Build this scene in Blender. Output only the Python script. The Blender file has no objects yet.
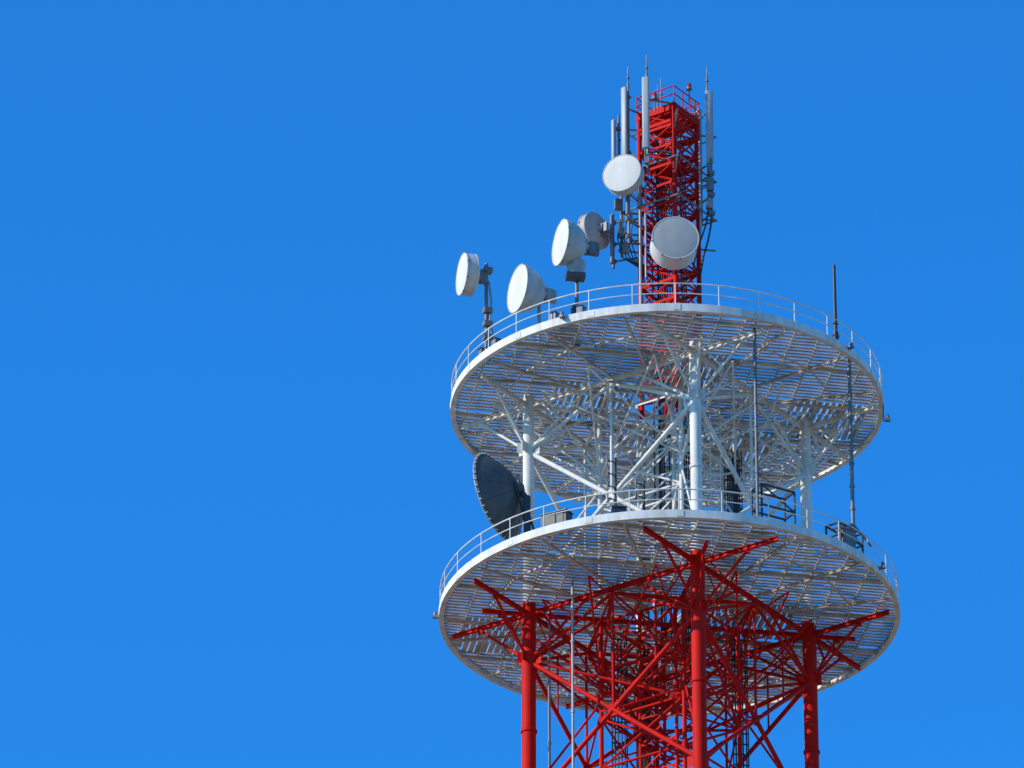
import bpy, math, random
from mathutils import Vector, Matrix
random.seed(7)
S=bpy.context.scene
V=Vector
# ------------------------------------------------------------ materials
def mat(name, col, col2=None, rough=0.5, metal=0.0, scale=3.0, lo=0.35, hi=0.75, bump=0.0, streak=True, spec=0.5):
    m=bpy.data.materials.new(name); m.use_nodes=True
    nt=m.node_tree; b=nt.nodes['Principled BSDF']
    b.inputs['Roughness'].default_value=rough; b.inputs['Metallic'].default_value=metal
    b.inputs['Specular IOR Level'].default_value=spec
    if col2 is None: col2=tuple(c*0.7 for c in col)
    g=nt.nodes.new('ShaderNodeNewGeometry')
    mp=nt.nodes.new('ShaderNodeMapping'); nt.links.new(g.outputs['Position'],mp.inputs['Vector'])
    if streak: mp.inputs['Scale'].default_value=(1,1,0.25)
    n=nt.nodes.new('ShaderNodeTexNoise'); n.inputs['Scale'].default_value=scale
    n.inputs['Detail'].default_value=8; n.inputs['Roughness'].default_value=0.65
    nt.links.new(mp.outputs[0],n.inputs['Vector'])
    r=nt.nodes.new('ShaderNodeValToRGB')
    r.color_ramp.elements[0].position=lo; r.color_ramp.elements[1].position=hi
    r.color_ramp.elements[0].color=(*col,1); r.color_ramp.elements[1].color=(*col2,1)
    nt.links.new(n.outputs['Fac'],r.inputs['Fac'])
    nt.links.new(r.outputs['Color'],b.inputs['Base Color'])
    if bump>0:
        bp=nt.nodes.new('ShaderNodeBump'); bp.inputs['Strength'].default_value=bump
        nt.links.new(n.outputs['Fac'],bp.inputs['Height']); nt.links.new(bp.outputs[0],b.inputs['Normal'])
    return m
WHITE=mat('white_paint',(0.78,0.74,0.68),(0.47,0.425,0.36),0.6,scale=2.2,lo=0.40,hi=0.75,spec=0.2)
GRATE=mat('galvanised_grating',(0.68,0.64,0.585),(0.36,0.335,0.295),0.65,scale=1.3,lo=0.35,hi=0.72,streak=False,spec=0.15)
RED=mat('red_paint',(0.66,0.012,0.007),(0.38,0.011,0.008),0.65,scale=1.8,lo=0.4,hi=0.8,spec=0.10)
STEEL=mat('grey_steel',(0.20,0.20,0.20),(0.11,0.11,0.11),0.55,0.2,scale=5)
LSTEEL=mat('light_steel',(0.42,0.41,0.40),(0.28,0.275,0.27),0.55,0.1,scale=5)
DARK=mat('dark_grey_paint',(0.045,0.046,0.048),(0.025,0.026,0.027),0.5,scale=3)
DISHD=mat('dark_grey_reflector',(0.13,0.12,0.11),(0.08,0.073,0.066),0.55,scale=2,spec=0.25)
CABLE=mat('black_cable',(0.02,0.02,0.022),(0.035,0.035,0.035),0.6,scale=6)
RADOME=mat('radome_white',(0.72,0.67,0.59),(0.55,0.51,0.44),0.65,scale=1.2,lo=0.4,hi=0.8,spec=0.15)
RAD_SHADED=mat('radome_shaded',(0.46,0.425,0.375),(0.37,0.34,0.30),0.65,scale=1.2,lo=0.4,hi=0.8,spec=0.15)  # white radome darkened: shade on the camera-facing dish put into its colour
SHROUD=mat('shroud_offwhite',(0.56,0.53,0.48),(0.40,0.38,0.34),0.6,scale=2.0,spec=0.2)
TAUPE=mat('dish_back_taupe',(0.44,0.36,0.30),(0.34,0.28,0.24),0.6,scale=2)  # mottled brownish grey for the back of one mast dish
PANEL=mat('antenna_panel_grey_shaded',(0.40,0.395,0.385),(0.30,0.295,0.29),0.5,scale=2)  # grey panels, lowered further so the colour carries their shade
CONC=mat('concrete',(0.35,0.34,0.32),(0.25,0.24,0.22),0.9,scale=1.0,bump=0.2)
GROUND=mat('dry_ground',(0.30,0.225,0.14),(0.20,0.165,0.09),0.95,scale=0.03,lo=0.35,hi=0.7,streak=False)
LAMP=mat('lamp_red_glass',(0.5,0.03,0.02),(0.4,0.02,0.02),0.2)

# ------------------------------------------------------------ mesh builder
class B:
    def __init__(s): s.v=[]; s.f=[]; s.s=[]
    def add(s,vs,fs,sm):
        o=len(s.v); s.v+=vs
        for f,q in zip(fs,sm): s.f.append([i+o for i in f]); s.s.append(q)
    def tube(s,a,b,r,n=8,r2=None):
        a=V(a);b=V(b); d=b-a
        if d.length<1e-5: return
        r2=r if r2 is None else r2
        d.normalize(); t=V((0,0,1)) if abs(d.z)<0.9 else V((1,0,0))
        x=d.cross(t).normalized(); y=d.cross(x)
        vs=[];fs=[];sm=[]
        for p,rr in((a,r),(b,r2)):
            for i in range(n):
                w=2*math.pi*i/n; vs.append(p+x*math.cos(w)*rr+y*math.sin(w)*rr)
        for i in range(n):
            j=(i+1)%n; fs.append((i,i+n,j+n,j)); sm.append(True)
        fs.append(tuple(range(n)));sm.append(False)
        fs.append(tuple(range(2*n-1,n-1,-1)));sm.append(False)
        s.add(vs,fs,sm)
    def path(s,pts,r,n=6):
        for a,b in zip(pts[:-1],pts[1:]): s.tube(a,b,r,n)
    def obox(s,c,x,y,z):
        c=V(c); vs=[c+x*i+y*j+z*k for i in(-1,1) for j in(-1,1) for k in(-1,1)]
        s.add(vs,[(0,1,3,2),(4,6,7,5),(0,4,5,1),(2,3,7,6),(0,2,6,4),(1,5,7,3)],[False]*6)
    def box(s,c,size,rz=0):
        M=Matrix.Rotation(rz,3,'Z')
        s.obox(c,M@V((size[0]/2,0,0)),M@V((0,size[1]/2,0)),V((0,0,size[2]/2)))
    def beam(s,a,b,w,h):
        a=V(a);b=V(b);d=b-a;L=d.length
        if L<1e-4:return
        d.normalize(); up=V((0,0,1)) if abs(d.z)<0.95 else V((0,1,0))
        x=d.cross(up).normalized(); u=x.cross(d).normalized()
        s.obox((a+b)/2,d*L/2,x*w/2,u*h/2)
    def ibeam(s,a,b,w,h,t=0.02):
        a=V(a);b=V(b);d=(b-a); L=d.length
        if L<1e-4:return
        d.normalize(); up=V((0,0,1)); x=d.cross(up).normalized(); u=x.cross(d).normalized(); c=(a+b)/2
        s.obox(c,d*L/2,x*t/2,u*(h/2-t))
        s.obox(c+u*(h/2-t/2),d*L/2,x*w/2,u*t/2)
        s.obox(c-u*(h/2-t/2),d*L/2,x*w/2,u*t/2)
    def angle(s,a,b,w,t=0.012):
        a=V(a);b=V(b);d=(b-a);L=d.length
        if L<1e-4:return
        d.normalize(); up=V((0,0,1)) if abs(d.z)<0.95 else V((0,1,0))
        x=d.cross(up).normalized(); u=x.cross(d).normalized(); c=(a+b)/2
        s.obox(c,d*L/2,x*w/2,u*t/2)
        s.obox(c+x*(w/2-t/2)-u*(w/2+t/2),d*L/2,x*t/2,u*w/2)
    def rev(s,o,axis,prof,n=40,closed=False):
        o=V(o);d=V(axis).normalized();t=V((0,0,1)) if abs(d.z)<0.9 else V((1,0,0))
        x=d.cross(t).normalized(); y=d.cross(x)
        vs=[];fs=[];sm=[]
        for (r,z) in prof:
            for i in range(n):
                w=2*math.pi*i/n; vs.append(o+d*z+x*math.cos(w)*r+y*math.sin(w)*r)
        m=len(prof)
        for k in range(m if closed else m-1):
            k2=(k+1)%m
            for i in range(n):
                j=(i+1)%n
                fs.append((k*n+i,k*n+j,k2*n+j,k2*n+i)); sm.append(not closed)
        s.add(vs,fs,sm)
    def done(s,name,m,parent=None,loc=None):
        L=V(loc) if loc is not None else (V(parent.location) if parent else V((0,0,0)))
        me=bpy.data.meshes.new(name); me.from_pydata([tuple(v-L) for v in s.v],[],s.f)
        me.polygons.foreach_set('use_smooth',s.s); me.materials.append(m); me.update()
        ob=bpy.data.objects.new(name,me); S.collection.objects.link(ob)
        if parent: ob.parent=parent
        else: ob.location=L
        try: me.set_sharp_from_angle(angle=math.radians(38))
        except Exception: pass
        return ob
def empty(name,loc):
    e=bpy.data.objects.new(name,None); S.collection.objects.link(e); e.location=loc; e.empty_display_size=0.3
    return e

# ------------------------------------------------------------ tower constants
ZU=129.97; ZL=120.80
RU=8.66; RL=9.08
PHI=math.radians(11.4); RC=5.62
def P(r,a,z): return V((r*math.cos(a),r*math.sin(a),z))
def corner(k,z,r=RC): return P(r,PHI+math.pi/2*k,z)
tower=empty('telecommunications_tower',(0,0,0))

def grating(name,z,R,pitch,width,hole,perp,bs=3.15):
    b=B(); ax=V((math.cos(PHI),math.sin(PHI),0)); ay=V((-ax.y,ax.x,0)); up=V((0,0,1)); rr=R-0.12
    nb=int(R/bs)+1
    for I in range(-nb,nb+1):
        for J in range(-nb,nb+1):
            cx=I*bs; cy=J*bs
            pr=(I,J) in perp
            u,v=(ay,ax) if pr else (ax,ay)
            cu,cv=(cy,cx) if pr else (cx,cy)
            nr=int(bs/pitch); pt=bs/nr
            for t in range(3):
                off=random.choice((0.15,0.35,0.5,0.65,0.85))*pt
                wd=(pt*0.70 if pr else width)*random.uniform(0.88,1.14)
                for r in range(nr):
                    y=cv-bs/2+off+r*pt
                    m=abs(y)+wd/2
                    if m>=rr: continue
                    h=math.sqrt(rr*rr-m*m)
                    a=max(cu-bs/2+t*bs/3+0.02,-h); c=min(cu-bs/2+(t+1)*bs/3-0.02,h)
                    if c-a<0.08: continue
                    if abs(y)<hole and a<hole and c>-hole: continue
                    o=u*(a+c)/2+v*y+V((0,0,z+random.uniform(-0.006,0.006))); hl=(c-a)/2
                    b.obox(o,u*hl,v*wd/2,up*0.006)
                    for sg in(-1,1):
                        b.obox(o+v*sg*(wd/2-0.006)-up*0.025,u*hl,v*0.006,up*0.018)
    return b.done(name,GRATE,tower)

def deck(z,R,tag,beammat,perp):
    grating(tag+'_grating',z,R,0.245,0.122,1.3,perp)
    b=B()
    prof=[(R,0.10),(R,-0.24),(R-0.2,-0.24),(R-0.2,-0.225),(R-0.02,-0.225),(R-0.02,0.085),(R-0.12,0.085),(R-0.12,0.10)]
    b.rev((0,0,z),(0,0,1),prof,96,closed=True)
    for k in range(32):
        a=2*math.pi*k/32; c=P(R-0.1,a,z-0.07); d=V((math.cos(a),math.sin(a),0)); t=V((-d.y,d.x,0))
        b.obox(c,d*0.075,t*0.008,V((0,0,0.15)))
        c=P(R+0.006,a+0.05,z-0.07); d=V((math.cos(a+0.05),math.sin(a+0.05),0)); t=V((-d.y,d.x,0))
        if k%2==0: b.obox(c,d*0.008,t*0.14,V((0,0,0.12)))
    b.done(tag+'_rim_channel',WHITE,tower)
    b=B(); ax=V((math.cos(PHI),math.sin(PHI),0)); ay=V((-ax.y,ax.x,0))
    for k in range(-8,9):
        x=k*1.05+0.525
        if abs(x)<R-0.3:
            h=math.sqrt((R-0.22)**2-x*x)
            b.ibeam(ax*x-ay*h+V((0,0,z-0.12)),ax*x+ay*h+V((0,0,z-0.12)),0.06,0.12,0.012)
    for k in range(-3,3):
        y=k*3.15+1.575
        if abs(y)<R-0.3:
            h=math.sqrt((R-0.22)**2-y*y)
            b.ibeam(ay*y-ax*h+V((0,0,z-0.25)),ay*y+ax*h+V((0,0,z-0.25)),0.09,0.12,0.012)
    for k in range(16):
        a=PHI+2*math.pi*k/16
        if k%4==0: continue
        b.ibeam(P(1.6,a,z-0.34),P(R-0.3,a,z-0.28),0.09,0.11,0.014)
    for rr in (3.4,R-1.9):
        for k in range(16):
            a=PHI+2*math.pi*k/16; c=PHI+2*math.pi*(k+1)/16
            b.beam(P(rr,a,z-0.30),P(rr,c,z-0.30),0.07,0.06)
    b.done(tag+'_joists',GRATE,tower)
    b=B(); zz=z-0.46
    s=RC/math.sqrt(2)
    for i,ang in enumerate((PHI+math.pi/4,PHI-math.pi/4)):
        d=V((math.cos(ang),math.sin(ang),0)); n=V((-d.y,d.x,0))
        for o in (-s,s):
            h=math.sqrt((R-0.42)**2-o*o); q=V((0,0,zz+0.004*i))
            b.ibeam(n*o-d*h+q,n*o+d*h+q,0.13,0.18,0.016)
    for i,ang in enumerate((PHI,PHI+math.pi/2)):
        d=V((math.cos(ang),math.sin(ang),0)); q=V((0,0,zz-0.012-0.006*i))
        b.ibeam(-d*(R-1.6)+q,d*(R-1.6)+q,0.12,0.16,0.016)
    for k in range(4):
        c=corner(k,z-2.5); out=V((math.cos(PHI+math.pi/2*k),math.sin(PHI+math.pi/2*k),0))
        for da,L,r in ((-45,2.3,0.06),(45,2.3,0.06),(0,1.1,0.05),(135,2.7,0.06),(-135,2.7,0.06),(180,2.6,0.055)):
            d=Matrix.Rotation(math.radians(da),3,'Z')@out
            e=corner(k,zz-0.11)+d*L
            if math.hypot(e.x,e.y)>R-0.8:
                f=(R-0.8)/math.hypot(e.x,e.y); e.x*=f; e.y*=f
            b.tube(c,e,r,10)
            b.obox(e-V((0,0,0.02)),d*0.14,V((0,0,1)).cross(d)*0.012,V((0,0,0.12)))
            b.obox(c+d*0.3+V((0,0,0.15)),d*0.16,V((0,0,1)).cross(d)*0.012,V((0,0,0.22)))
            mdl=c.lerp(e,0.55); b.tube(mdl,V((corner(k,0).x+(e.x-c.x)*0.25,corner(k,0).y+(e.y-c.y)*0.25,zz-0.08)),0.035,6)
    for k in range(4):
        m1=(corner(k,zz-0.16)+corner(k+1,zz-0.16))/2
        cen=V((0,0,zz-0.16))
        b.tube(m1,cen.lerp(corner(k+1,zz-0.16),0.45),0.05,8)
        b.tube(m1,cen.lerp(corner(k,zz-0.16),0.45),0.05,8)
        m2=(corner(k+1,zz-0.16)+corner(k+2,zz-0.16))/2
        b.tube(m1,m2,0.06,8)
    b.done(tag+'_main_beams',beammat,tower)
    b=B(); nP=32; pr=R-0.06
    for k in range(nP):
        a=2*math.pi*k/nP+0.04+random.uniform(-0.01,0.01)
        b.tube(P(pr,a,z+0.1),P(pr,a,z+1.0),0.024,6)
        b.obox(P(pr,a,z+0.11),V((0.05,0,0)),V((0,0.05,0)),V((0,0,0.01)))
    for h,r in((1.0,0.027),(0.56,0.02)):
        for k in range(96):
            b.tube(P(pr,2*math.pi*k/96,z+h),P(pr,2*math.pi*(k+1)/96,z+h),r,6)
    b.done(tag+'_railing',WHITE,tower)
deck(ZU,RU,'upper_platform',WHITE,{(0,-1),(-1,0),(1,1),(2,0),(0,1)})
deck(ZL,RL,'lower_platform',RED,{(1,0),(-2,1),(0,2)})

# ------------------------------------------------------------ legs and bracing, by storey
def storey(z0,z1,m,tag,rc,rb,dense):
    b=B()
    for k in range(4):
        b.tube(corner(k,z0),corner(k,z1),rc,24)
        for z in ((z0+z1)/2-0.9,):
            b.tube(corner(k,z-0.04),corner(k,z+0.04),rc+0.05,24)
            for q in range(12):
                w=q*math.pi/6; c=corner(k,z)+V((math.cos(w),math.sin(w),0))*(rc+0.03)
                b.tube(c-V((0,0,0.07)),c+V((0,0,0.07)),0.016,5)
    b.done(tag+'_columns',m,tower)
    b=B()
    H=z1-z0; t=z1-2.5; lo=z0+0.5
    RI=2.75
    for k in range(4):
        A0,A1=corner(k,lo),corner(k,t); C0,C1=corner(k+1,lo),corner(k+1,t)
        b.tube(A0,C1,rb,12); b.tube(C0,A1,rb,12)
        X=(A0+C1)/2
        dirv=(corner(k+1,0)-corner(k,0)).normalized(); nn=dirv.cross(V((0,0,1)))
        b.obox(X,dirv*0.26,nn*0.012,V((0,0,0.26)))
        mid=(corner(k,z1-0.62)+corner(k+1,z1-0.62))/2
        b.tube(X,mid,rb*0.6,8)
        b.tube(A1,mid,rb*0.75,10); b.tube(C1,mid,rb*0.75,10)
        if dense:
            b.tube(A1.lerp(C0,0.25),A1.lerp(mid,0.5),0.04,8); b.tube(C1.lerp(A0,0.25),C1.lerp(mid,0.5),0.04,8)
            b.tube(X,corner(k,(z0+z1)/2+0.2,RI),0.045,8); b.tube(X,corner(k+1,(z0+z1)/2+0.2,RI),0.045,8)
            b.tube(mid,corner(k,z1-3.0,RI),0.05,8); b.tube(mid,corner(k+1,z1-3.0,RI),0.05,8)
            b.tube(A1,corner(k+1,z1-4.8,RI),0.06,8); b.tube(C1,corner(k,z1-4.8,RI),0.06,8)
        for Q in (A0,A1): b.obox(Q+dirv*(rc+0.13),dirv*0.18,nn*0.012,V((0,0,0.22)))
        for Q in (C0,C1): b.obox(Q-dirv*(rc+0.13),dirv*0.18,nn*0.012,V((0,0,0.22)))
    for k in range(4):
        b.tube(corner(k,z0,RI),corner(k,z1-0.45,RI),0.095,10)
        n=4
        for q in range(n):
            za=z0+0.3+(H-0.9)*q/n; zb=z0+0.3+(H-0.9)*(q+1)/n
            b.tube(corner(k,za,RI),corner(k+1,zb,RI),0.048,8)
            b.tube(corner(k+1,za,RI),corner(k,zb,RI),0.048,8)
            b.tube(corner(k,zb,RI),corner(k+1,zb,RI),0.05,8)
        b.tube(corner(k,(z0+z1)/2+0.6,RI),corner(k,z1-2.5),0.05,8)
        b.tube(corner(k,(z0+z1)/2+0.6,RI),corner(k,z0+1.0),0.05,8)
        for da in (-0.5,0,0.5):
            a=PHI+math.pi/2*k+math.pi/4+da
            b.tube(corner(k,z1-3.4,RI),P(5.6,a,z1-0.55),0.045,8)
            b.tube(corner(k+1,z1-3.4,RI),P(5.6,a,z1-0.55),0.04,8)
    RM=1.2
    for k in range(4):
        b.tube(corner(k,z0,RM),corner(k,z1,RM),0.07,8)
        n=8
        for q in range(n):
            za=z0+H*q/n; zb=z0+H*(q+1)/n
            b.angle(corner(k,za,RM),corner(k+1,zb,RM),0.06)
            b.angle(corner(k,zb,RM),corner(k+1,zb,RM),0.06)
        b.tube(corner(k,z1-1.2,RM),corner(k,z1-3.2,RI),0.05,8)
        b.tube(corner(k,z1-5.2,RM),corner(k,z1-3.2,RI),0.05,8)
    b.done(tag+'_bracing',m,tower)
storey(ZL,ZU,WHITE,'equipment_storey',0.225,0.095,False)
N=13; hh=(ZL-0.6)/N
for i in range(N):
    z1=ZL-hh*i; z0=z1-hh
    storey(z0,z1,RED if (i//2)%2==0 else WHITE,'shaft_storey_%d'%(i+1),0.28,0.092,True)
b=B()
for k in range(4): b.box(corner(k,0.3),(2.6,2.6,0.6),PHI)
b.box((0,0,0.2),(6,6,0.4),PHI)
b.done('foundations',CONC,tower)

# ------------------------------------------------------------ mast on top
MX=0.18; MTOP=ZU+13.3
def mc(k,z,r=1.2):
    c=corner(k,z,r); c.x+=MX; return c
b=B(); n=15; dz=(MTOP-ZU)/n
for k in range(4):
    b.tube(mc(k,ZU-0.6),mc(k,MTOP),0.10,12)
    for q in range(n):
        za=ZU+dz*q; zb=za+dz
        b.angle(mc(k,zb),mc(k+1,zb),0.10,0.014)
        b.tube(mc(k,za),mc(k+1,zb),0.042,8)
        b.tube(mc(k+1,za),mc(k,zb),0.042,8)
        d=(mc(k+1,0)-mc(k,0)).normalized(); nn=d.cross(V((0,0,1)))
        b.obox(mc(k,zb)+d*0.15,d*0.11,nn*0.008,V((0,0,0.13)))
        b.obox(mc(k+1,zb)-d*0.15,d*0.11,nn*0.008,V((0,0,0.13)))
    for q in range(0,n,2):
        b.angle(mc(k,ZU+dz*q+dz),mc(k+2,ZU+dz*q+dz),0.06) if k<2 else None
for z in (MTOP-0.05,MTOP-2.4,MTOP-5.2):
    for i in range(-4,5):
        dv=V((math.cos(PHI+math.pi/4),math.sin(PHI+math.pi/4),0)); nv=V((-dv.y,dv.x,0))
        b.obox(V((MX,0,z))+dv*i*0.18,dv*0.07,nv*0.82,V((0,0,0.015)))
for k in range(4):
    b.beam(mc(k,MTOP-0.14,1.30),mc(k+1,MTOP-0.14,1.30),0.07,0.30)
    b.beam(mc(k,MTOP-0.75,1.26),mc(k+1,MTOP-0.75,1.26),0.06,0.14)
for x in(-0.2,0.2): b.tube((MX+x,0.25,ZU),(MX+x,0.25,MTOP),0.03,6)
z=ZU+0.3
while z<MTOP: b.tube((MX-0.2,0.25,z),(MX+0.2,0.25,z),0.018,6); z+=0.3
b.done('mast_lattice',RED,tower)
b=B()
for k in range(4):
    for q in range(3):
        p=mc(k,MTOP,1.3).lerp(mc(k+1,MTOP,1.3),q/3); b.tube(p,p+V((0,0,0.8)),0.024,6)
    for h in(0.42,0.8): b.tube(mc(k,MTOP+h,1.3),mc(k+1,MTOP+h,1.3),0.026,6)
b.done('mast_top_railing',RED,tower)
b=B()
for i,(x,y) in enumerate(((-0.45,0.1),(-0.38,0.12),(-0.31,0.1),(-0.5,0.2),(0.5,-0.1),(0.57,-0.05),(0.45,0.0),(0.0,0.55),(0.1,0.55),(-0.1,0.55),(-0.7,0.1),(0.66,0.2))):
    b.tube((MX+x,y,ZL-2),(MX+x,y,MTOP-0.6-0.5*(i%4)),0.032,6)
b.done('mast_feeder_cables',CABLE,tower)
b=B()
b.tube((-1.0,-0.75,ZU+4.2),(-1.0,-0.75,ZU+10.6),0.06,10)
b.tube((-0.78,-0.95,ZU+5.4),(-0.78,-0.95,ZU+9.6),0.045,10)
b.tube((1.45,-0.35,ZU+7.6),(1.45,-0.35,ZU+12.0),0.05,10)
for z in (4.6,6.3,8.1,9.9):
    b.tube((-1.0,-0.75,ZU+z),mc(2,ZU+z),0.03,6)
b.done('mast_waveguides',LSTEEL,tower)
b=B()
for z,r in ((MTOP-0.7,2.0),(MTOP-2.8,2.0),(ZU+8.7,2.0),(ZU+7.3,1.9)):
    for k in range(4):
        b.tube(mc(k,z),mc(k,z,r),0.04,8)
        if z>ZU+9: b.tube(mc(k,z-0.5),mc(k,z,r),0.03,6)
for k in range(4):
    b.tube(mc(k,ZU+8.7,1.95),mc(k+1,ZU+8.7,1.95),0.04,8)
    b.tube(mc(k,MTOP-2.8,1.95),mc(k+1,MTOP-2.8,1.95),0.035,8)
b.done('mast_outrigger_arms',STEEL,tower)

# ------------------------------------------------------------ panel antennas
def panel(x,y,zb,zt,w=0.27,az=0.0,rod=0.0,boxes=1):
    e=empty('panel_antenna',(x,y,zb))
    out=V((math.sin(az),-math.cos(az),0))
    side=V((-out.y,out.x,0))
    b=B(); ring=[]; d=0.16
    for i in range(14):
        a=2*math.pi*i/14; ca,sa=math.cos(a),math.sin(a)
        px=math.copysign(abs(ca)**0.5,ca)*w/2; py=math.copysign(abs(sa)**0.6,sa)*d/2
        ring.append(side*px+out*py)
    vs=[];fs=[];sm=[]
    for z,s in [(zb,0.8),(zb+0.03,1),(zt-0.03,1),(zt,0.8)]:
        for q in ring: vs.append(V((x,y,z))+q*s)
    for k in range(3):
        for i in range(14):
            j=(i+1)%14; fs.append((k*14+i,k*14+j,(k+1)*14+j,(k+1)*14+i)); sm.append(True)
    fs.append(tuple(range(13,-1,-1))); sm.append(False); fs.append(tuple(range(42,56))); sm.append(False)
    b.add(vs,fs,sm); b.done('radome',PANEL,e)
    b=B(); pp=V((x,y,0))-out*0.25
    b.tube((pp.x,pp.y,zb-1.0),(pp.x,pp.y,zt+0.3),0.05,10)
    for z in (zb+0.35,zt-0.35):
        b.obox(V((pp.x,pp.y,z)),side*0.09,out*0.08,V((0,0,0.06)))
        b.obox(V((x,y,z))-out*0.12,side*0.06,out*0.1,V((0,0,0.04)))
    for z in (zb+0.1,zt-0.9):
        tgt=min((mc(k,z) for k in range(4)),key=lambda q:(q-V((pp.x,pp.y,z))).length)
        b.tube((pp.x,pp.y,z),tgt,0.04,8)
    if rod>0:
        b.tube((pp.x,pp.y,zt+0.3),(pp.x,pp.y,zt+0.3+rod*0.6),0.034,8)
        b.tube((pp.x,pp.y,zt+0.3+rod*0.28),(pp.x,pp.y,zt+0.3+rod*0.36),0.065,8)
        b.tube((pp.x,pp.y,zt+0.3+rod*0.6),(pp.x,pp.y,zt+0.3+rod),0.02,6)
    b.done('mounting_pole',STEEL,e)
    b=B()
    for i in range(boxes):
        z=zb-0.45-0.6*i
        b.obox(V((pp.x,pp.y,z))+out*0.13,side*0.11,out*0.06,V((0,0,0.2)))
    for s in(-0.06,0.06):
        q=V((x,y,0))+side*s
        b.path([V((q.x,q.y,zb)),V((q.x,q.y,zb-0.25)),V((pp.x,pp.y,zb-0.6))-out*0.05,V((pp.x,pp.y,zb-1.4))-out*0.1,V((MX+(pp.x-MX)*0.6,pp.y*0.6,zb-2.0))],0.018,6)
    b.done('radio_units',STEEL,e)
panel(-1.60,-0.8,ZU+11.0,ZU+14.3,0.27,-0.7,0.8)
panel(-0.72,-1.8,ZU+10.9,ZU+14.2,0.30,-0.2,0.9)
panel(1.86,-0.6,ZU+10.8,ZU+14.2,0.32,0.3,1.0,2)
panel(-2.05,0.3,ZU+11.4,ZU+13.4,0.20,-1.0,0.0)
panel(1.45,0.9,ZU+11.0,ZU+14.2,0.25,2.4,0.0)
panel(-0.2,1.9,ZU+11.4,ZU+14.5,0.26,3.0,1.0)
b=B(); e=empty('antenna_mounting_frame',(-1.75,-0.4,ZU+6.6))
for x,y,z0,z1 in((-1.75,-0.5,6.6,10.8),(-1.45,-1.1,6.9,9.6),(-2.1,0.1,6.4,8.9)):
    b.tube((x,y,ZU+z0),(x,y,ZU+z1),0.06,10)
    for z in(z0+0.3,z0+1.1,z1-0.4):
        b.tube((x,y,ZU+z),mc(2,ZU+z),0.04,8)
        b.box((x,y,ZU+z),(0.22,0.22,0.14),0.4)
for x,z in((-1.75,7.6),(-1.45,8.3),(-1.9,8.9),(-1.6,6.9),(-1.5,10.4)):
    b.box((x,-0.7,ZU+z),(0.26,0.2,0.46),0.3)
b.done('pipes_and_boxes',STEEL,e)
b=B()
for i in range(5):
    x=-1.8+i*0.13
    b.path([V((x,-0.75,ZU+8.2)),V((x-0.12,-0.8,ZU+7.3)),V((x+0.1,-0.6,ZU+6.5)),V((-0.9,-0.3,ZU+6.1)),V((-0.8,0,ZU+5))],0.028,6)
b.done('cables',CABLE,e)
b=B(); e=empty('antenna_mounting_frame',(1.75,-0.6,ZU+8))
b.tube((1.9,-0.7,ZU+8.2),(1.9,-0.7,ZU+11),0.06,10); b.tube((1.5,0.2,ZU+8.4),(1.5,0.2,ZU+11),0.05,10)
for z in(8.45,9.3,10.3): b.tube((1.9,-0.7,ZU+z),mc(0,ZU+z),0.04,8); b.box((1.9,-0.7,ZU+z),(0.24,0.2,0.18),0.3)
b.box((1.85,-0.85,ZU+9.7),(0.28,0.18,0.55),0.2); b.box((1.8,-0.8,ZU+8.8),(0.24,0.18,0.4),0.2)
b.done('pipes_and_boxes',STEEL,e)
b=B()
b.path([V((1.9,-0.75,ZU+8.4)),V((1.86,-0.7,ZU+7.9)),V((1.74,-0.5,ZU+7.3)),V((1.55,-0.3,ZU+6.7)),V((1.4,-0.1,ZU+5.9)),V((1.2,0,ZU+4))],0.045,6)
b.path([V((1.75,-0.75,ZU+8.6)),V((1.68,-0.7,ZU+8.0)),V((1.5,-0.5,ZU+7.5)),V((1.25,-0.3,ZU+6.9)),V((1.1,-0.1,ZU+6.0))],0.035,6)
b.done('cables',CABLE,e)
for x,y,z in((1.05,-0.9,MTOP+0.8),(-0.35,-1.2,MTOP+0.2)):
    e=empty('obstruction_light',(x,y,z)); b=B()
    b.tube((x,y,z-0.6),(x,y,z),0.03,8); b.tube((x,y,z),(x,y,z+0.08),0.12,14); b.done('lamp_base',STEEL,e)
    b=B(); b.rev((x,y,z+0.08),(0,0,1),[(0.1,0),(0.1,0.14),(0.07,0.22),(0,0.24)],14); b.done('lamp_globe',LAMP,e)
e=empty('lightning_rod',(-0.1,0.2,MTOP)); b=B()
b.tube((-0.1,0.2,MTOP),(-0.1,0.2,MTOP+1.2),0.035,8); b.tube((-0.1,0.2,MTOP+1.2),(-0.1,0.2,MTOP+2.0),0.02,6); b.tube((-0.1,0.2,MTOP+1.2),(-0.1,0.2,MTOP+1.28),0.07,8)
b.done('rod',STEEL,e)

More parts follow.
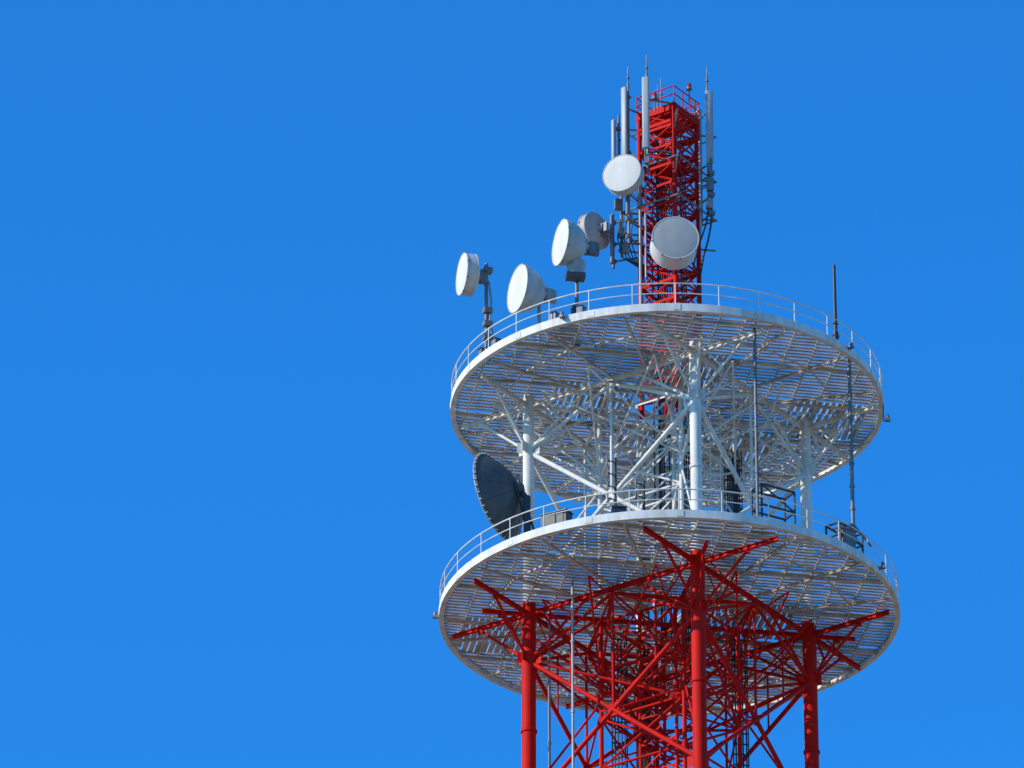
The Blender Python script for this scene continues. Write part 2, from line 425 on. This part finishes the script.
# ------------------------------------------------------------ drum dishes
def drum(c,n,d,depth=0.5,dome=False,front=RADOME,back=SHROUD,pole=None,polemat=STEEL,mount=1.0):
    c=V((c[0],c[1],ZU+c[2])); n=V(n).normalized(); R=d/2
    e=empty('microwave_dish_antenna',c)
    b=B()
    b.rev(c,n,[(0,0.035),(R*0.5,0.03),(R*0.9,0.012),(R*0.965,0.0),(R*0.965,-0.03)],56); b.done('radome',front,e)
    b=B()
    if not dome:
        pr=[(R*0.965,-0.01),(R*0.965,0.014),(R*1.005,0.014),(R*1.005,-0.05),(R*0.98,-0.06),(R*0.98,-depth),(R*0.995,-depth-0.005),(R*0.995,-depth-0.04),(R*0.93,-depth-0.06),(R*0.7,-depth-0.15),(R*0.35,-depth-0.22),(R*0.2,-depth-0.24),(R*0.2,-depth-0.36),(0,-depth-0.36)]
    else:
        pr=[(R*0.965,-0.01),(R*0.965,0.014),(R*1.005,0.014),(R*1.005,-0.05),(R*0.985,-0.06)]
        for i in range(1,13):
            t=i/12; pr.append((R*0.985*math.sqrt(max(0,1-t**1.7))*(1-0.12*t)+0.10*t,-0.06-depth*t))
        pr+= [(0.16,-0.06-depth),(0.16,-0.2-depth),(0,-0.2-depth)]
    b.rev(c,n,pr,56); b.done('shroud',back,e)
    b=B(); bk=c-n*(depth+0.3)
    side=V((-n.y,n.x,0)).normalized(); up=V((0,0,1))
    b.obox(bk,n*0.14*mount,side*0.18*mount,up*0.24*mount)
    b.obox(bk-n*0.2,n*0.1,side*0.09*mount,up*0.28*mount)
    for k in range(8):
        w=k*math.pi/4+0.2; q=(side*math.cos(w)+up*math.sin(w)); b.obox(c+q*R*1.01-n*0.02,n*0.04,q*0.02,n.cross(q)*0.03)
    if pole:
        px,py,z0,z1=pole
        b.tube((px,py,ZU+z0),(px,py,ZU+z1),0.075,12)
        b.tube(bk,(px,py,bk.z),0.07,10)
        b.tube(bk-up*0.25*mount,(px,py,bk.z-0.25),0.05,10)
        b.tube(c-n*depth*0.9+side*R*0.7,(px,py,bk.z-0.5),0.022,6)
        b.tube((px,py,ZU+z0+0.02),(px,py,ZU+z0+0.06),0.22 if z0<1 else 0.09,14)
    b.done('mount',polemat,e)
    return e
drum((-8.06,-4.75,3.6),(-0.95,-0.31,0.0),1.72,0.42,pole=(-7.1,-4.4,0.02,4.25))
drum((-5.83,-5.9,2.3),(-0.90,-0.43,0.02),1.98,1.05,dome=True,pole=(-5.0,-5.1,0.02,2.5),polemat=LSTEEL)
drum((-4.13,-6.0,4.3),(-0.93,-0.37,0.03),1.90,1.0,dome=True,pole=(-3.5,-5.5,0.02,4.0))
drum((-3.0,-0.6,7.65),(-0.72,0.60,0.0),1.60,0.30,front=RADOME,back=TAUPE,pole=(-2.15,-0.7,6.2,8.4),mount=0.7)
drum((-1.72,-1.9,9.7),(-0.36,-0.93,0.0),1.66,0.4,pole=(-1.5,-1.1,8.2,10.6))
drum((0.42,-2.35,6.45),(0.10,-1,0.0),1.90,0.95,front=RAD_SHADED,back=RADOME,pole=(0.38,-1.0,4.3,7.2))
e=empty('radio_unit',(-7.1,-4.4,ZU+1.5)); b=B()
for z in(0.9,1.5,2.1,3.9): b.box((-7.05,-4.45,ZU+z),(0.34,0.28,0.22),0.4)
b.path([V((-7.0,-4.5,ZU+3.4)),V((-6.9,-4.5,ZU+2.5)),V((-7.0,-4.5,ZU+1.2)),V((-6.95,-4.2,ZU+0.05))],0.035,6)
b.tube((-7.1,-4.4,ZU+2.2),(-6.55,-3.6,ZU+0.02),0.04,8)
b.done('boxes_and_cable',STEEL,e)
e=empty('antenna_pedestal',(-3.5,-5.5,ZU)); b=B()
b.rev((-3.52,-5.65,ZU+2.75),(0,0,1),[(0.12,0),(0.16,0.1),(0.34,0.45),(0.4,0.8),(0,0.85)],20); b.done('neck',LSTEEL,e)
b=B()
for a in range(3):
    w=a*2.09+0.4; b.tube((-3.5,-5.5,ZU+1.6),(-3.5+0.8*math.cos(w),-5.5+0.8*math.sin(w),ZU+0.02),0.045,8)
b.box((-3.5,-5.6,ZU+1.3),(0.4,0.34,0.6),0.3); b.box((-4.0,-6.0,ZU+0.35),(0.7,0.4,0.5),0.4); b.box((-3.55,-5.9,ZU+2.8),(0.75,0.4,0.25),0.2)
b.done('tripod_and_box',DARK,e)

def whip(x,y,z0,h,r=0.06,name='whip_antenna',m=STEEL):
    e=empty(name,(x,y,z0)); b=B()
    b.tube((x,y,z0),(x,y,z0+0.35),r*1.5,10); b.tube((x,y,z0+0.35),(x,y,z0+h),r,10,r2=r*0.8)
    b.tube((x,y,z0+h),(x,y,z0+h+0.04),r*0.5,8)
    b.box((x,y,z0+0.2),(0.26,0.12,0.1),0.5); b.box((x,y,z0+0.75),(0.2,0.1,0.07),0.5)
    b.done('rod',m,e)
whip(6.66,-5.35,ZU+0.1,3.35,0.08,m=DARK)
e=empty('steel_conduit',(3.45,-7.1,ZL)); b=B()
b.tube((3.45,-7.1,ZL+0.02),(3.45,-7.1,ZU+0.02),0.065,10)
for i in range(9): b.tube((3.45,-7.1,ZL+0.6+i),(3.45,-7.1,ZL+0.68+i),0.09,10)
b.done('pipe',STEEL,e)
e=empty('steel_conduit',(7.2,-4.0,ZL)); b=B()
b.tube((7.2,-4.0,ZL+0.02),(7.2,-4.0,ZU+0.02),0.08,10)
for i in range(9): b.tube((7.2,-4.0,ZL+0.5+i),(7.2,-4.0,ZL+0.6+i),0.11,10)
b.tube((7.2,-4.0,ZL+1.9),(6.3,-4.9,ZL+1.2),0.045,8); b.tube((7.2,-4.0,ZL+1.9),(7.9,-3.4,ZL+1.2),0.045,8)
b.tube((7.2,-4.0,ZL+1.5),(6.7,-4.5,ZL+1.4),0.09,8)
b.done('pipe',STEEL,e)
for x,y in((-3.76,-3.4),(-4.72,-0.5)):
    e=empty('steel_conduit',(x,y,0)); b=B(); b.tube((x,y,0),(x,y,ZL-0.1),0.055,10)
    for i in range(40): b.tube((x,y,1+3*i),(x,y,1.1+3*i),0.08,8)
    b.done('pipe',LSTEEL,e)
def cladder(x,y,z0,z1,w=0.55,az=0.3,cab=5,m=DARK):
    e=empty('cable_ladder',(x,y,z0)); b=B(); d=V((math.cos(az),math.sin(az),0)); n=V((-d.y,d.x,0))
    for s in(-1,1): b.beam(V((x,y,z0))+d*s*w/2,V((x,y,z1))+d*s*w/2,0.05,0.1)
    z=z0+0.2
    while z<z1: b.beam(V((x,y,z))-d*w/2,V((x,y,z))+d*w/2,0.04,0.05); z+=0.45
    b.done('rails_and_rungs',m,e)
    b=B()
    for i in range(cab):
        q=V((x,y,0))+d*(w*(-0.35+0.7*i/max(1,cab-1)))-n*0.07
        b.tube((q.x,q.y,z0),(q.x,q.y,z1-0.3*(i%3)),0.035,6)
    b.done('cables',CABLE,e)
cladder(-2.0,1.2,0.4,ZL-0.1,0.6,0.2,4)
cladder(-1.05,2.4,0.4,ZL-0.1,0.5,0.2,7)
cladder(2.75,1.4,0.4,ZL-0.1,0.6,0.2,4)
cladder(2.6,0.4,ZL+0.02,ZL+7.4,0.7,0.2,8)
cladder(-1.0,2.2,ZL+0.02,ZL+5.4,0.4,0.2,3)
e=empty('access_ladder',(1.9,-0.9,ZL)); b=B()
for x in(1.7,2.1): b.tube((x,-0.9,ZL),(x,-0.9,ZU),0.025,6)
for i in range(30): b.tube((1.7,-0.9,ZL+0.3*i+0.2),(2.1,-0.9,ZL+0.3*i+0.2),0.013,6)
b.done('ladder',WHITE,e)
def yagi(x,y,h):
    e=empty('dipole_antenna',(x,y,ZL)); b=B(); b.tube((x,y,ZL+0.02),(x,y,ZL+h),0.06,8)
    for i in range(4):
        z=ZL+h-0.2-i*0.55; b.tube((x,y,z),(x-0.3,y-0.2,z),0.025,6); b.tube((x-0.3,y-0.2,z-0.18),(x-0.3,y-0.2,z+0.18),0.04,6)
    b.box((x+0.05,y-0.1,ZL+0.8),(0.35,0.3,0.6),0.2); b.box((x-0.1,y,ZL+1.5),(0.3,0.2,0.25),0.2)
    b.done('array',DARK,e)
yagi(-2.05,-4.6,4.6); yagi(-0.95,-3.0,4.4)
def cabinet(x,y,s,az,m,z=ZL):
    e=empty('equipment_cabinet',(x,y,z)); b=B(); b.box((x,y,z+s[2]/2+0.12),s,az); b.box((x,y,z+s[2]+0.15),(s[0]+0.08,s[1]+0.08,0.05),az)
    M=Matrix.Rotation(az,3,'Z')
    for i in(-1,1):
        for j in(-1,1):
            q=M@V((i*s[0]*0.42,j*s[1]*0.42,0)); b.box((x+q.x,y+q.y,z+0.07),(0.08,0.08,0.12),az)
    q=M@V((0,-s[1]/2-0.012,0)); b.box((x+q.x,y+q.y,z+s[2]/2+0.12),(s[0]*0.8,0.02,s[2]*0.85),az); b.done('housing',m,e)
cabinet(-4.3,-7.2,(1.1,0.5,0.7),-0.5,DARK)
cabinet(-1.9,-6.8,(0.5,0.5,1.1),0.1,DARK)
cabinet(6.9,-5.1,(0.6,0.4,0.9),0.7,STEEL)
cabinet(1.9,-1.4,(1.0,0.7,1.9),0.2,DARK)
cabinet(-1.2,-0.4,(0.9,0.7,1.7),0.2,LSTEEL)
def frame(x,y,w,h,az,name='pipe_support_frame'):
    e=empty(name,(x,y,ZL)); b=B(); d=V((math.cos(az),math.sin(az),0)); n=V((-d.y,d.x,0))
    for s in(-0.5,0.5):
        for t in(0,0.7):
            q=V((x,y,0))+d*w*s+n*t; b.tube((q.x,q.y,ZL+0.02),(q.x,q.y,ZL+h),0.045,8)
    for hz in(h,h*0.6):
        for t in(0,0.7): b.tube(V((x,y,ZL+hz))-d*w/2+n*t,V((x,y,ZL+hz))+d*w/2+n*t,0.045,8)
        for s in(-0.5,0.5): b.tube(V((x,y,ZL+hz))+d*w*s,V((x,y,ZL+hz))+d*w*s+n*0.7,0.045,8)
    b.tube(V((x,y,ZL+h))-d*w/2,V((x,y,ZL+h*0.6))+d*w/2,0.035,8)
    b.done('frame',DARK,e)
frame(4.25,-6.6,1.5,2.2,0.55); frame(7.1,-4.9,1.4,1.3,0.9)

# ------------------------------------------------------------ big dark dish (seen from behind)
c=V((-6.66,-4.95,ZL+2.75)); n=V((-0.87,0.44,-0.15)).normalized(); R=1.74
e=empty('satellite_dish',c); b=B()
D=0.85
pr=[(R,0.0),(R+0.05,0.0),(R+0.05,-0.07),(R,-0.07)]
for i in range(1,11):
    r=R*(1-i/10); pr.append((r,-0.07-D*(1-(r/R)**2)))
b.rev(c,n,pr,64)
pr=[(R,0.0)]
for i in range(1,11):
    r=R*(1-i/10); pr.append((r,-0.03-D*(1-(r/R)**2)))
b.rev(c,n,pr,64)
x=n.cross(V((0,0,1))).normalized(); y=x.cross(n)
for k in range(12):
    w=2*math.pi*k/12; dd=x*math.cos(w)+y*math.sin(w); prev=None
    for i in range(0,9):
        r=R*i/8; q=c+dd*r-n*(0.075+D*(1-(r/R)**2))
        if prev is not None: b.tube(prev,q,0.018,6)
        prev=q
b.done('reflector',DISHD,e)
b=B()
for k in range(40):
    w=2*math.pi*k/40; q=c+(x*math.cos(w)+y*math.sin(w))*(R+0.08)-n*0.03
    b.tube(q-n*0.06,q+n*0.06,0.035,6)
prev=None
for k in range(65):
    w=2*math.pi*k/64; q=c+(x*math.cos(w)+y*math.sin(w))*(R+0.05)+n*0.02
    if prev is not None: b.tube(prev,q,0.035,6)
    prev=q
b.done('rim',LSTEEL,e)
b=B(); hub=c-n*1.0
b.obox(hub,x*0.24,y*0.24,n*0.12)
px,py=hub.x+0.3,hub.y-0.1
b.tube(hub,(px,py,hub.z-0.5),0.11,12); b.tube((px,py,ZL+0.02),(px,py,hub.z-0.4),0.15,14)
b.tube(hub+x*0.25,(px+0.5,py-0.3,ZL+0.05),0.05,8); b.tube(hub-x*0.25,(px+0.3,py+0.7,ZL+0.05),0.05,8)
b.tube(c-n*D,c-n*0.1,0.08,12); b.tube(c-n*0.15,c+n*0.02,0.13,12)
b.done('mount_and_feed',DARK,e)

for (R_,a,z) in ((RU,-0.05,ZU-0.9),(RL,3.14,ZL),(RU,-2.05,ZU),(RU,-0.60,ZU),(RL,-0.45,ZL)):
    p=P(R_+0.16,a,z-0.1); e=empty('obstruction_light',p); b=B()
    b.tube(P(R_-0.0,a,z-0.05),P(R_+0.2,a,z-0.05),0.03,6); b.box(P(R_+0.14,a,z+0.0),(0.2,0.16,0.1),a); b.rev(P(R_+0.14,a,z+0.05),(0,0,1),[(0.08,0),(0.08,0.12),(0.045,0.18),(0,0.19)],12)
    if z<ZU and z>ZL: b.tube(P(R_-0.03,a,z-0.05),P(R_-0.03,a,z+0.8),0.03,6)
    b.done('lamp',STEEL,e)
for a in (-2.62,-2.5,-2.12,-1.98):
    p=P(RU-0.35,a,ZU+0.3); e=empty('junction_box',p); b=B(); b.box(p,(0.35,0.25,0.4),a); b.box(p+V((0,0,0.215)),(0.4,0.3,0.03),a); b.tube(p-V((0,0,0.3)),p,0.05,8); b.done('box',STEEL,e)

# ------------------------------------------------------------ ground
g=B(); n=24; L=6000
vs=[];fs=[]
for i in range(n+1):
    for j in range(n+1): vs.append(V((-L+2*L*i/n,-L+2*L*j/n,0)))
for i in range(n):
    for j in range(n): a=i*(n+1)+j; fs.append((a,a+n+1,a+n+2,a+1))
g.add(vs,fs,[False]*len(fs)); g.done('ground',GROUND)

cam=bpy.data.cameras.new('camera'); co=bpy.data.objects.new('camera',cam); S.collection.objects.link(co)
co.location=(0,-248.7,1.6); co.rotation_euler=(math.radians(90+27.5),0,math.radians(1.427))
cam.lens=7000*36/1024; cam.sensor_width=36; cam.clip_start=1; cam.clip_end=20000
S.camera=co
sd=V((-0.83,-0.30,0.47)).normalized()
sl=bpy.data.lights.new('sun','SUN'); so=bpy.data.objects.new('sun',sl); S.collection.objects.link(so)
sl.energy=4.4; sl.angle=math.radians(0.5); sl.color=(1.0,0.94,0.83)
so.rotation_euler=sd.to_track_quat('Z','Y').to_euler(); so.location=sd*300
w=bpy.data.worlds.new('World'); S.world=w; w.use_nodes=True; nt=w.node_tree
bg=nt.nodes['Background']; bg.inputs['Strength'].default_value=0.15
sk=nt.nodes.new('ShaderNodeTexSky'); sk.sky_type='NISHITA'; sk.sun_disc=False
sk.sun_elevation=math.asin(sd.z); sk.sun_rotation=math.atan2(sd.x,sd.y)%(2*math.pi)
sk.air_density=1.0; sk.dust_density=0.3; sk.ozone_density=3.0
mx=nt.nodes.new('ShaderNodeMix'); mx.data_type='RGBA'; mx.blend_type='MULTIPLY'; mx.inputs[0].default_value=1.0
mx.inputs[7].default_value=(0.14,0.94,1.73,1)
nt.links.new(sk.outputs[0],mx.inputs[6]); nt.links.new(mx.outputs[2],bg.inputs['Color'])
S.view_settings.view_transform='Standard'; S.view_settings.look='None'; S.view_settings.exposure=0
